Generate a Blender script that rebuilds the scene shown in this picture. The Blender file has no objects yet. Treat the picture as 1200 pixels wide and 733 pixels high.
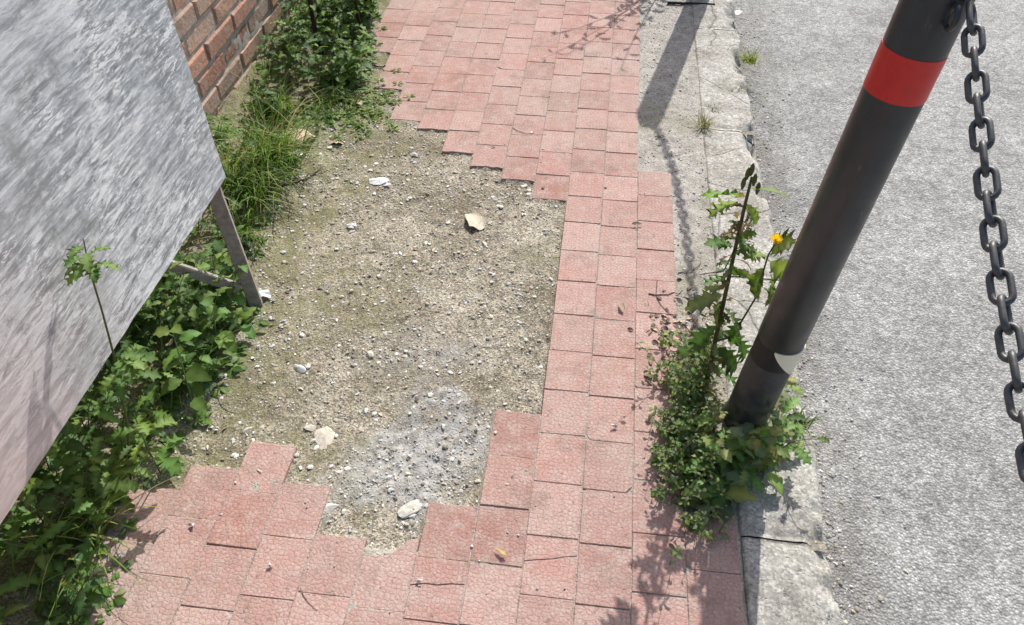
import bpy, bmesh, math, random
import numpy as np
from mathutils import Vector, Matrix, Quaternion
random.seed(7); rng=np.random.default_rng(11)
scene=bpy.context.scene
scene.view_settings.view_transform='Standard'
try: scene.view_settings.look='None'
except Exception: pass
scene.view_settings.exposure=0

# ------------------------------------------------------------ layout constants (metres)
CAMH=1.5; F=950.0; TH=math.radians(44.27); YAW=math.radians(6.84)
cT,sT,cY,sY=math.cos(TH),math.sin(TH),math.cos(YAW),math.sin(YAW)
def ray(u,v):
    r=(u-600)/F; up=(366.5-v)/F
    D=cT+up*sT; Z=-sT+up*cT
    return Vector((cY*r-sY*D, sY*r+cY*D, Z))
def G(u,v,z=0.0):            # survey: reference pixel -> point on level z
    d=ray(u,v); t=(z-CAMH)/d.z
    return Vector((0,0,CAMH))+d*t
def AY(u,v,y):               # survey: point on the vertical plane at world y
    d=ray(u,v); t=y/d.y
    return Vector((0,0,CAMH))+d*t

# ------------------------------------------------------------ node helpers
def newmat(name):
    m=bpy.data.materials.new(name); m.use_nodes=True
    nt=m.node_tree; b=nt.nodes['Principled BSDF']
    return m,nt,b
class N:
    def __init__(s,nt):
        s.nt=nt; tc=nt.nodes.new('ShaderNodeTexCoord'); s.obj=tc.outputs['Object']
    def link(s,a,b): s.nt.links.new(a,b)
    def setin(s,sock,val):
        if isinstance(val,bpy.types.NodeSocket): s.link(val,sock)
        else: sock.default_value=val
    def mapping(s,scale=(1,1,1),rot=(0,0,0),vec=None):
        m=s.nt.nodes.new('ShaderNodeMapping'); m.inputs['Scale'].default_value=scale
        m.inputs['Rotation'].default_value=rot; s.link(vec or s.obj,m.inputs[0]); return m.outputs[0]
    def noise(s,scale,detail=4,rough=.6,vec=None,dist=0):
        n=s.nt.nodes.new('ShaderNodeTexNoise'); n.inputs['Scale'].default_value=scale
        n.inputs['Detail'].default_value=detail; n.inputs['Roughness'].default_value=rough
        n.inputs['Distortion'].default_value=dist
        s.link(vec or s.obj,n.inputs['Vector']); return n.outputs['Fac']
    def voro(s,scale,feature='F1',out='Distance',vec=None,rand=1.0):
        n=s.nt.nodes.new('ShaderNodeTexVoronoi'); n.feature=feature
        n.inputs['Scale'].default_value=scale; n.inputs['Randomness'].default_value=rand
        s.link(vec or s.obj,n.inputs['Vector'])
        return (n.outputs['Distance'],n.outputs['Color']) if out=='both' else n.outputs[out]
    def warp(s,amt,scale):
        vm=s.nt.nodes.new('ShaderNodeMix'); vm.data_type='RGBA'; vm.inputs[0].default_value=amt
        ns=s.nt.nodes.new('ShaderNodeTexNoise'); ns.inputs['Scale'].default_value=scale; ns.inputs['Detail'].default_value=1; s.link(s.obj,ns.inputs['Vector'])
        s.link(s.obj,vm.inputs[6]); s.link(ns.outputs['Color'],vm.inputs[7]); return vm.outputs[2]
    def ramp(s,fac,stops):
        r=s.nt.nodes.new('ShaderNodeValToRGB'); e=r.color_ramp.elements
        while len(e)<len(stops): e.new(.5)
        for i,(p,c) in enumerate(stops):
            e[i].position=p
            if not isinstance(c,tuple): c=(c,c,c)
            e[i].color=(c[0],c[1],c[2],1)
        s.link(fac,r.inputs[0]); return r.outputs[0]
    def mix(s,fac,a,b,mode='MIX'):
        m=s.nt.nodes.new('ShaderNodeMix'); m.data_type='RGBA'; m.blend_type=mode
        def c(x): return x if isinstance(x,bpy.types.NodeSocket) else ((x[0],x[1],x[2],1) if isinstance(x,tuple) else (x,x,x,1))
        s.setin(m.inputs[0],fac); s.setin(m.inputs[6],c(a)); s.setin(m.inputs[7],c(b)); return m.outputs[2]
    def math(s,op,a,b=0.0,clamp=False):
        m=s.nt.nodes.new('ShaderNodeMath'); m.operation=op; m.use_clamp=clamp
        s.setin(m.inputs[0],a); s.setin(m.inputs[1],b); return m.outputs[0]
    def attr(s,name='Col'):
        a=s.nt.nodes.new('ShaderNodeAttribute'); a.attribute_name=name; return a
    def sep(s,c):
        x=s.nt.nodes.new('ShaderNodeSeparateXYZ'); s.link(c,x.inputs[0]); return x.outputs
    def bump(s,h,strength=.5,dist=.002,normal=None):
        b=s.nt.nodes.new('ShaderNodeBump'); b.inputs['Strength'].default_value=strength
        b.inputs['Distance'].default_value=dist; s.link(h,b.inputs['Height'])
        if normal: s.link(normal,b.inputs['Normal'])
        return b.outputs[0]

# ------------------------------------------------------------ mesh builder
class MB:
    def __init__(s): s.v=[]; s.f=[]; s.c=[]
    def add(s,vs,fs,col=(1,1,1)):
        o=len(s.v); s.v.extend([tuple(p) for p in vs]); s.f.extend([tuple(i+o for i in f) for f in fs])
        if isinstance(col,list): s.c.extend(col)
        else: s.c.extend([col]*len(vs))
    def obj(s,name,mat,smooth=False,parent=None):
        me=bpy.data.meshes.new(name); me.from_pydata(s.v,[],s.f); me.update()
        a=me.color_attributes.new('Col','FLOAT_COLOR','POINT')
        arr=np.ones((len(s.v),4),dtype=np.float32); arr[:,:3]=np.array(s.c,dtype=np.float32).reshape(-1,3)
        a.data.foreach_set('color',arr.ravel())
        if smooth: me.polygons.foreach_set('use_smooth',[True]*len(me.polygons))
        ob=bpy.data.objects.new(name,me); scene.collection.objects.link(ob); me.materials.append(mat)
        if parent: ob.parent=parent
        return ob
    def tube(s,pts,rads,sides=6,col=(1,1,1),cap=True):
        pts=[Vector(p) for p in pts]; n=len(pts)
        if not isinstance(rads,(list,tuple)): rads=[rads]*n
        vs=[]; ref=None
        for i,p in enumerate(pts):
            t=(pts[min(i+1,n-1)]-pts[max(i-1,0)]).normalized()
            if ref is None:
                ref=t.orthogonal().normalized()
            ref=(ref-t*ref.dot(t)).normalized(); b=t.cross(ref)
            for k in range(sides):
                a=2*math.pi*k/sides; vs.append(p+(ref*math.cos(a)+b*math.sin(a))*rads[i])
        fs=[]
        for i in range(n-1):
            for k in range(sides):
                k2=(k+1)%sides; fs.append((i*sides+k,i*sides+k2,(i+1)*sides+k2,(i+1)*sides+k))
        if cap:
            fs.append(tuple(range(sides))[::-1]); fs.append(tuple((n-1)*sides+k for k in range(sides)))
        s.add(vs,fs,col)
def fastmesh(name,V,Fc,C,mat,smooth,parent=None):
    me=bpy.data.meshes.new(name); V=np.asarray(V,np.float32); Fc=np.asarray(Fc,np.int32); k=Fc.shape[1]
    me.vertices.add(len(V)); me.vertices.foreach_set('co',V.ravel())
    me.loops.add(Fc.size); me.loops.foreach_set('vertex_index',Fc.ravel())
    me.polygons.add(len(Fc)); me.polygons.foreach_set('loop_start',np.arange(0,Fc.size,k,dtype=np.int32))
    me.polygons.foreach_set('use_smooth',np.full(len(Fc),smooth))
    me.update(calc_edges=True); me.validate()
    a=me.color_attributes.new('Col','FLOAT_COLOR','POINT'); arr=np.ones((len(V),4),np.float32)
    if C is not None: arr[:,:3]=C
    a.data.foreach_set('color',arr.ravel())
    ob=bpy.data.objects.new(name,me); scene.collection.objects.link(ob); me.materials.append(mat)
    if parent: ob.parent=parent
    return ob
def gridfaces(nx,ny):
    i,j=np.meshgrid(np.arange(nx-1),np.arange(ny-1)); b=(j*nx+i).ravel()
    return np.stack([b,b+1,b+nx+1,b+nx],-1)
def vnoise(x,y,scale,seed):
    r=np.random.default_rng(seed); T=r.random((256,256))
    X=np.asarray(x)*scale+100.3; Y=np.asarray(y)*scale+57.7
    xi=np.floor(X).astype(int); yi=np.floor(Y).astype(int); fx=X-xi; fy=Y-yi
    fx=fx*fx*(3-2*fx); fy=fy*fy*(3-2*fy)
    g=lambda a,b: T[a%256,b%256]
    return (g(xi,yi)*(1-fx)+g(xi+1,yi)*fx)*(1-fy)+(g(xi,yi+1)*(1-fx)+g(xi+1,yi+1)*fx)*fy
def fbm(x,y,scale,seed,oct=4):
    s=0;a=.5;t=0
    for i in range(oct):
        s=s+a*vnoise(x,y,scale*2**i,seed+i); t+=a; a*=.55
    return s/t

# ------------------------------------------------------------ paving layout
W=.1085; X0=.359; L=.132
YN,YFAR=-1.6,6.5
cols={}
def edge(k): return X0-k*W
gaps={4:(1.200,2.039),5:(.935,2.130),6:(.815,2.190),7:(.832,2.265),8:(.945,2.395),9:(1.042,2.440),
      10:(.965,2.650),11:(.900,2.93)}
for k in range(12):
    if k==0: cols[k]=[(YN,.972,'hi')]
    elif k==1: cols[k]=[(YN,2.229,'hi')]
    elif k in gaps:
        a,b=gaps[k]; cols[k]=[(YN,a,'hi'),(b,YFAR,'lo')]
    else: cols[k]=[(YN,YFAR,'lo')]
def paved(x,y):
    x=np.asarray(x);y=np.asarray(y)
    m=np.zeros(np.broadcast(x,y).shape,bool)
    for k,iv in cols.items():
        inx=(x>edge(k+1))&(x<=edge(k))
        for (a,b,_) in iv: m|=inx&(y>a)&(y<b)
    return m
def ell(x,y,cx,cy,rx,ry,rot=0):
    dx=x-cx; dy=y-cy; c,s_=math.cos(rot),math.sin(rot)
    return np.sqrt(((dx*c+dy*s_)/rx)**2+((-dx*s_+dy*c)/ry)**2)
def patchmask(x,y):
    n=fbm(x,y,14,5)-.5
    a=np.clip(1.3-ell(x,y,-.325,1.07,.15,.19,-.5)+n*1.6,0,1)
    b=np.clip(1.1-ell(x,y,-.38,1.36,.17,.10)+n*1.8,0,1)*.55
    return np.clip(a*1.3,0,1)*1.0+ (1-np.clip(a*1.3,0,1))*b
def soilz(x,y):
    x=np.asarray(x,float); y=np.asarray(y,float)
    p=paved(x,y)
    hole=-.0085-.005*np.clip((1.5-y)/.4,0,1)+ (fbm(x,y,5,21)-.5)*.014+(fbm(x,y,40,31,3)-.5)*.008+(vnoise(x,y,120,41)-.5)*.003
    pm=patchmask(x,y)
    hole=hole+pm*(.003+(fbm(x,y,55,51,3)-.45)*.013)
    left=np.clip((-.86-x)/.12,0,1)
    hole=hole+left*(.014+(fbm(x,y,9,61)-.5)*.03)
    strip=(x>.03)
    hole=np.where(strip,-.006+(fbm(x,y,12,71)-.5)*.008+(fbm(x,y,90,73,3)-.5)*.006,hole)
    return np.where(p,-.0022+(fbm(x,y,60,81,2)-.5)*.002,hole)

# ------------------------------------------------------------ materials
def mat_tile():
    m,nt,b=newmat('terracotta_tile'); n=N(nt)
    col=n.attr().outputs['Color']
    e=n.voro(96,'DISTANCE_TO_EDGE','Distance',vec=n.warp(.006,22),rand=.75)
    g=n.ramp(e,[(0.0,0.0),(.2,1.0)])
    dust=n.ramp(n.noise(2.6,4,.7),[(.36,0.0),(.62,1.0)])
    fine=n.noise(190,2,.7)
    c=n.mix(n.math('MULTIPLY',dust,.55),col,(.47,.375,.325))
    c=n.mix(n.ramp(n.noise(24,4,.75),[(.46,0.0),(.70,.65)]),c,(.54,.435,.385))
    gr=n.noise(7,5,.8)
    c=n.mix(n.ramp(gr,[(.52,0.0),(.68,.65)]),c,(.25,.18,.145))
    c=n.mix(n.ramp(n.noise(45,3,.7),[(.62,0.0),(.70,.6)]),c,(.17,.115,.09))
    c=n.mix(n.math('MULTIPLY',n.math('SUBTRACT',1.0,g),.24),c,(.24,.15,.125))
    c=n.mix(.6,c,n.mix(1.0,c,n.ramp(fine,[(.3,.6),(.7,1.25)]),'MULTIPLY'))
    n.link(c,b.inputs['Base Color']); b.inputs['Roughness'].default_value=.85; b.inputs['Specular IOR Level'].default_value=.3
    h=n.math('ADD',n.math('MULTIPLY',g,.8),n.math('MULTIPLY',fine,.5))
    n.link(n.bump(h,.5,.0014),b.inputs['Normal']); return m
def mat_soil():
    m,nt,b=newmat('soil'); n=N(nt)
    M=n.sep(n.attr('Col').outputs['Color'])
    c=n.mix(n.ramp(n.noise(3.6,5,.72),[(.38,0.0),(.60,1.0)]),(.205,.178,.128),(.375,.338,.27))
    c=n.mix(n.ramp(n.noise(22,4,.72),[(.5,0.0),(.66,.7)]),c,(.165,.142,.10))
    cs=n.sep(n.voro(260,'F1','Color'))
    c=n.mix(.85,c,n.mix(1.0,c,n.ramp(cs[0],[(0.0,.42),(.5,.95),(1.0,1.9)]),'MULTIPLY'))
    gd,gc=n.voro(120,'F1','both'); grit=n.ramp(gd,[(.2,1.0),(.34,0.0)]); gs=n.sep(gc)
    c=n.mix(n.math('MULTIPLY',grit,n.ramp(gs[1],[(.5,0.0),(.7,.85)])),c,(.52,.50,.44))
    grey=n.mix(n.ramp(n.noise(50,3,.7),[(.35,0.0),(.6,1.0)]),(.19,.187,.18),(.48,.48,.47))
    c=n.mix(n.math('MULTIPLY',M[0],.75),c,grey)
    conc=n.mix(n.ramp(n.noise(18,4,.7),[(.3,0.0),(.7,1.0)]),(.29,.27,.24),(.50,.47,.42))
    conc=n.mix(.5,conc,n.mix(1.0,conc,n.ramp(cs[1],[(0.0,.5),(1.0,1.5)]),'MULTIPLY'))
    c=n.mix(M[2],c,conc)
    mo=n.math('MULTIPLY',M[1],n.ramp(n.noise(12,5,.75),[(.36,0.0),(.56,1.0)]))
    c=n.mix(n.math('MULTIPLY',mo,.66),c,n.mix(n.noise(150,2),(.10,.105,.035),(.25,.24,.11)))
    n.link(c,b.inputs['Base Color']); b.inputs['Roughness'].default_value=.95; b.inputs['Specular IOR Level'].default_value=.2
    h=n.math('ADD',n.noise(200,2,.75),n.math('MULTIPLY',grit,.7))
    n.link(n.bump(h,.75,.003),b.inputs['Normal']); return m
def mat_asphalt():
    m,nt,b=newmat('asphalt'); n=N(nt)
    d1,c1=n.voro(170,'F1','both'); cs=n.sep(c1)
    c=n.ramp(cs[0],[(0.0,(.31,.31,.30)),(.45,(.42,.415,.40)),(1.0,(.60,.59,.57))])
    c=n.mix(n.ramp(d1,[(.38,0.0),(.66,.55)]),c,(.20,.20,.19))
    c=n.mix(1.0,c,n.ramp(n.noise(34,4,.75),[(.35,.70),(.62,1.12)]),'MULTIPLY')
    c=n.mix(1.0,c,n.ramp(n.noise(1.1,4,.75),[(.3,.80),(.7,1.12)]),'MULTIPLY')
    c=n.mix(1.0,c,n.ramp(n.noise(6,4,.75),[(.35,.80),(.6,1.06)]),'MULTIPLY')
    x=n.sep(n.obj)[0]
    near=n.math('SUBTRACT',1.0,n.math('MULTIPLY',n.math('SUBTRACT',x,.565),6.5,True),True)
    dirt=n.math('MULTIPLY',near,n.ramp(n.noise(5,5,.8),[(.40,0.1),(.56,1.0)]))
    c=n.mix(n.math('MULTIPLY',dirt,.75),c,(.15,.135,.115))
    n.link(c,b.inputs['Base Color']); b.inputs['Roughness'].default_value=.88; b.inputs['Specular IOR Level'].default_value=.3
    h=n.math('SUBTRACT',n.math('MULTIPLY',n.noise(60,3,.75),1.5),d1)
    n.link(n.bump(h,.7,.004),b.inputs['Normal']); return m
def mat_concrete():
    m,nt,b=newmat('kerb_concrete'); n=N(nt)
    c=n.ramp(n.noise(7,5,.75),[(.32,(.27,.25,.215)),(.5,(.44,.42,.375)),(.7,(.55,.535,.49))])
    c=n.mix(n.ramp(n.noise(2.5,4,.7),[(.5,0.0),(.64,.5)]),c,(.29,.27,.22))
    sp=n.sep(n.voro(190,'F1','Color')); c=n.mix(.65,c,n.mix(1.0,c,n.ramp(sp[0],[(0.0,.45),(.7,1.0),(1.0,1.5)]),'MULTIPLY'))
    pit=n.ramp(n.noise(60,3,.7),[(.30,1.0),(.40,0.0)])
    c=n.mix(n.math('MULTIPLY',pit,.55),c,(.15,.14,.11))
    ck=n.ramp(n.voro(2.3,'DISTANCE_TO_EDGE','Distance',vec=n.warp(.05,8)),[(0.0,1.0),(.006,0.0)])
    c=n.mix(n.math('MULTIPLY',ck,.7),c,(.10,.09,.07))
    n.link(c,b.inputs['Base Color']); b.inputs['Roughness'].default_value=.92
    h=n.math('SUBTRACT',n.math('SUBTRACT',n.noise(140,3,.75),pit),ck)
    n.link(n.bump(h,.7,.003),b.inputs['Normal']); return m
def mat_attr(name,rough=.85,var=.5,nscale=90,bumpd=.001,metal=0):
    m,nt,b=newmat(name); n=N(nt); col=n.attr().outputs['Color']
    f=n.noise(nscale,3,.7)
    c=n.mix(var,col,n.mix(1.0,col,n.ramp(f,[(.3,.45),(.7,1.45)]),'MULTIPLY'))
    n.link(c,b.inputs['Base Color']); b.inputs['Roughness'].default_value=rough; b.inputs['Metallic'].default_value=metal
    n.link(n.bump(f,.5,bumpd),b.inputs['Normal']); return m
def mat_pebble():
    m,nt,b=newmat('pebble'); n=N(nt); n.link(n.attr().outputs['Color'],b.inputs['Base Color']); b.inputs['Roughness'].default_value=.92; return m
def mat_brick():
    m,nt,b=newmat('brick'); n=N(nt); col=n.attr().outputs['Color']
    f=n.noise(60,3,.7)
    c=n.mix(.6,col,n.mix(1.0,col,n.ramp(f,[(.3,.5),(.7,1.4)]),'MULTIPLY'))
    c=n.mix(n.ramp(n.noise(13,4,.75),[(.50,0.0),(.64,.65)]),c,(.42,.36,.30))
    c=n.mix(n.ramp(n.noise(5,4,.7),[(.55,0.0),(.7,.6)]),c,(.12,.11,.085))
    n.link(c,b.inputs['Base Color']); b.inputs['Roughness'].default_value=.92
    n.link(n.bump(f,.7,.004),b.inputs['Normal']); return m
def mat_leaf():
    m,nt,b=newmat('leaf'); n=N(nt); col=n.attr().outputs['Color']
    n.link(col,b.inputs['Base Color']); b.inputs['Roughness'].default_value=.58
    b.inputs['Specular IOR Level'].default_value=.3
    t=nt.nodes.new('ShaderNodeBsdfTranslucent'); n.link(n.mix(1.0,col,(1.6,1.7,.6),'MULTIPLY'),t.inputs[0])
    ms=nt.nodes.new('ShaderNodeMixShader'); ms.inputs[0].default_value=.33
    n.link(b.outputs[0],ms.inputs[1]); n.link(t.outputs[0],ms.inputs[2])
    n.link(ms.outputs[0],nt.nodes['Material Output'].inputs[0]); return m
def mat_post():
    m,nt,b=newmat('dark_grey_paint'); n=N(nt)
    c=n.ramp(n.noise(9,4,.7),[(.3,(.028,.031,.033)),(.7,(.050,.053,.055))])
    sc=n.noise(60,4,.8,vec=n.mapping((1,1,.3))); c=n.mix(n.ramp(sc,[(.64,0.0),(.70,.5)]),c,(.15,.145,.13))
    z=n.sep(n.obj)[2]; low=n.math('SUBTRACT',1.0,n.math('MULTIPLY',z,4.0,True),True)
    c=n.mix(n.math('MULTIPLY',low,n.ramp(n.noise(24,4,.7),[(.40,0.0),(.65,.7)])),c,(.17,.155,.12))
    n.link(c,b.inputs['Base Color']); n.link(n.ramp(n.noise(20,3),[(.3,.27),(.7,.48)]),b.inputs['Roughness'])
    n.link(n.bump(n.noise(170,2,.7),.2,.0006),b.inputs['Normal']); return m
def mat_board():
    m,nt,b=newmat('weathered_panel'); n=N(nt)
    R_=(math.radians(30),0,0)
    grain=n.noise(1.0,4,.8,vec=n.mapping((30,5,46),R_),dist=.5)
    flake=n.noise(1.0,4,.82,vec=n.mapping((70,20,105),R_),dist=.6)
    big=n.noise(2.3,5,.78); med=n.noise(6,4,.75)
    c=n.ramp(big,[(.36,(.36,.395,.42)),(.50,(.50,.53,.55)),(.64,(.64,.665,.675))])
    c=n.mix(n.ramp(grain,[(.50,0.0),(.60,.75)]),c,(.26,.28,.295))
    c=n.mix(n.ramp(grain,[(.36,.8),(.46,0.0)]),c,(.76,.78,.785))
    worn=n.ramp(med,[(.40,.35),(.56,1.0)])
    c=n.mix(n.math('MULTIPLY',n.ramp(flake,[(.52,0.0),(.56,.9)]),worn),c,(.86,.87,.87))
    c=n.mix(n.math('MULTIPLY',n.ramp(flake,[(.41,.8),(.45,0.0)]),worn),c,(.20,.21,.215))
    c=n.mix(n.ramp(n.noise(3.6,5,.8),[(.56,0.0),(.66,.65)]),c,(.24,.25,.245))
    sx=n.sep(n.obj)
    lo=n.math('SUBTRACT',1.0,n.math('MULTIPLY',n.math('SUBTRACT',sx[1],.66),2.4,True),True)
    lz=n.math('SUBTRACT',1.0,n.math('MULTIPLY',n.math('SUBTRACT',sx[2],.42),2.0,True),True)
    pk=n.math('MULTIPLY',n.math('MULTIPLY',lo,lz),n.ramp(n.noise(5,4,.7),[(.3,0.3),(.55,1.0)]))
    c=n.mix(n.math('MULTIPLY',pk,.65,True),c,(.58,.43,.38))
    n.link(c,b.inputs['Base Color']); b.inputs['Roughness'].default_value=.85; b.inputs['Specular IOR Level'].default_value=.15
    n.link(n.bump(n.math('ADD',flake,grain),.25,.0012),b.inputs['Normal']); return m
def mat_plain(name,c,rough=.6,metal=0,ns=40,var=.3):
    m,nt,b=newmat(name); n=N(nt)
    f=n.noise(ns,3,.7)
    cc=n.mix(f,tuple(x*(1-var) for x in c),tuple(min(1,x*(1+var)) for x in c))
    n.link(cc,b.inputs['Base Color']); b.inputs['Roughness'].default_value=rough; b.inputs['Metallic'].default_value=metal
    n.link(n.bump(f,.3,.001),b.inputs['Normal']); return m
M_tile=mat_tile(); M_soil=mat_soil(); M_asph=mat_asphalt(); M_conc=mat_concrete()
M_leaf=mat_leaf(); M_post=mat_post(); M_board=mat_board()
M_peb=mat_pebble(); M_stone=mat_attr('stone',.92,.5,120,.002); M_brick=mat_brick()
M_wood=mat_attr('old_timber',.85,.6,60); M_chain=mat_plain('galvanised_steel',(.11,.11,.11),.5,.5,120,.5)
M_dry=mat_attr('dry_litter',.85,.5,90)

# ------------------------------------------------------------ ground, road
def sheet(name,x0,x1,y0,y1,z,mat):
    mb=MB(); mb.add([(x0,y0,z),(x1,y0,z),(x1,y1,z),(x0,y1,z)],[(0,1,2,3)],(0,.4,0)); return mb.obj(name,mat)
sheet('ground',-150,150,-150,150,-.16,M_soil)
xs=np.concatenate([np.arange(.5,2.2,.02),np.arange(2.2,8,.4)]); ys=np.concatenate([np.arange(-30,-1,1.0),np.arange(-1,5,.03),np.arange(5,80,2.5)])
Xg,Yg=np.meshgrid(xs,ys); roadz=lambda X,Y: -.085+(fbm(X,Y,2.2,91)-.5)*.02+(fbm(X,Y,14,95,3)-.5)*.006+np.clip((.62-X)/.1,0,1)*.012
Zg=roadz(Xg,Yg)
fastmesh('road',np.stack([Xg,Yg,Zg],-1).reshape(-1,3),gridfaces(len(xs),len(ys)),None,M_asph,True)
xs=np.arange(-1.36,.372,.0075); ys=np.concatenate([np.arange(-2,.3,.1),np.arange(.3,3.6,.0085),np.arange(3.6,7,.1)])
Xg,Yg=np.meshgrid(xs,ys); Zg=soilz(Xg,Yg); PV=paved(Xg,Yg)
R=patchmask(Xg,Yg)*(~PV)
Gm=np.clip((-.60-Xg)/.2+ (fbm(Xg,Yg,5,101)-.5)*1.4,0,1)+np.clip(.45-ell(Xg,Yg,-.40,.88,.14,.09),0,1)*2
Gm=np.clip(Gm+np.clip((fbm(Xg,Yg,4,111)-.54)*4,0,.5),0,1)*(~PV)
Bm=((Xg>.13)&(~PV)).astype(float)*np.clip(.6+(Yg-1.6)*.9,.35,1)+PV*.55
fastmesh('soil_ground',np.stack([Xg,Yg,Zg],-1).reshape(-1,3),gridfaces(len(xs),len(ys)),np.stack([R,Gm,Bm],-1).reshape(-1,3),M_soil,True)

# ------------------------------------------------------------ tiles
def tilepoly(mb,poly,col,h=0.0,tx=0,ty=0):
    c=Vector((sum(p[0] for p in poly)/len(poly),sum(p[1] for p in poly)/len(poly)))
    n=len(poly); vs=[]
    for p in poly: vs.append((p[0],p[1],-.03))
    for (ins,dz) in ((0,-.0012),(.0011,0)):
        for p in poly:
            d=Vector(p)-c; q=c+d*(1-ins/max(d.length,.01)*1.4)
            z=h+dz+tx*(q.x-c.x)+ty*(q.y-c.y); vs.append((q.x,q.y,z))
    fs=[]
    for r in range(2):
        for i in range(n):
            j=(i+1)%n; fs.append((r*n+i,r*n+j,(r+1)*n+j,(r+1)*n+i))
    fs.append(tuple(2*n+i for i in range(n)))
    mb.add(vs,fs,col)
mb=MB(); g=.0010
def tcol():
    a=random.random(); v=random.uniform(.9,1.08)
    base=(.455,.255,.218) if a<.72 else ((.50,.31,.27) if a<.88 else (.40,.21,.175))
    return tuple(x*v for x in base)
def rough_edge(p0,p1,amp,nseg):
    out=[]; P0,P1=Vector(p0),Vector(p1); nr=Vector((-(P1-P0).y,(P1-P0).x)).normalized()
    for i in range(1,nseg): q=P0.lerp(P1,(i+random.uniform(-.25,.25))/nseg)+nr*random.uniform(0,amp); out.append(tuple(q))
    return out
for k,ivs in cols.items():
    xl,xr=edge(k+1)+g,edge(k)-g
    for (a,b,al) in ivs:
        ys_=[]
        if al=='hi':
            y=b
            while y>a: ys_.append((max(y-L,a),y)); y-=L
        else:
            y=a
            if k in (2,3): y=a+random.uniform(0,L)
            while y<b: ys_.append((y,y+L)); y+=L
        for (y0,y1) in ys_:
            e_hi=(k in gaps and abs(y1-gaps[k][0])<.01); e_lo=(k in gaps and abs(y0-gaps[k][1])<.01)
            y0+=g+random.uniform(-.0006,.0006); y1-=g+random.uniform(-.0006,.0006)
            j=[random.uniform(-.0009,.0009) for _ in range(8)]
            p=[(xl+j[0],y0+j[1]),(xr+j[2],y0+j[3]),(xr+j[4],y1+j[5]),(xl+j[6],y1+j[7])]
            cc=tcol(); hh_=random.uniform(-.0007,.0007)-(.001 if e_hi or e_lo else 0); t1,t2=random.uniform(-.008,.008),random.uniform(-.008,.008)
            if k==6 and e_hi:
                p=[(xl,y0),(xr,y0),(xr,y1+.03),(xr-.02,y1+.022),(xl+.05,y1-.018),(xl,y1-.02)]
            elif e_hi: p=[p[0],p[1],p[2]]+rough_edge(p[2],p[3],.004,6)+[p[3]]
            elif e_lo: p=[p[0]]+rough_edge(p[0],p[1],.005,6)+[p[1],p[2],p[3]]
            elif (.55<y0<1.0 and -.65<xl<0 and random.random()<.3):   # tile snapped in two
                f1,f2=random.uniform(.25,.75),random.uniform(.25,.75); d=.0007
                ya,yb=y0+(y1-y0)*f1,y0+(y1-y0)*f2
                mids=[(xl+(xr-xl)*q,ya+(yb-ya)*q+random.uniform(-.005,.005)) for q in (.75,.5,.25)]
                tilepoly(mb,[p[0],p[1],(xr,yb-d)]+[(m_[0],m_[1]-d) for m_ in mids]+[(xl,ya-d)],cc,hh_-.0005,t1,t2-.006)
                tilepoly(mb,[(xl,ya+d)]+[(m_[0],m_[1]+d) for m_ in mids[::-1]]+[(xr,yb+d),p[2],p[3]],cc,hh_,t1,t2); continue
            elif (y1>.5 and y1<3 and random.random()<.28):
                q=random.randrange(4); s_=random.uniform(.005,.016); P=[Vector(v) for v in p]
                A=P[q]+(P[q-1]-P[q]).normalized()*s_; B=P[q]+(P[(q+1)%4]-P[q]).normalized()*s_*random.uniform(.5,1.4)
                p=[tuple(v) for v in P[:q]]+[tuple(A),tuple(B)]+[tuple(v) for v in P[q+1:]]
            tilepoly(mb,p,cc,hh_,t1,t2)
mb.obj('tiled_pavement',M_tile)

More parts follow.
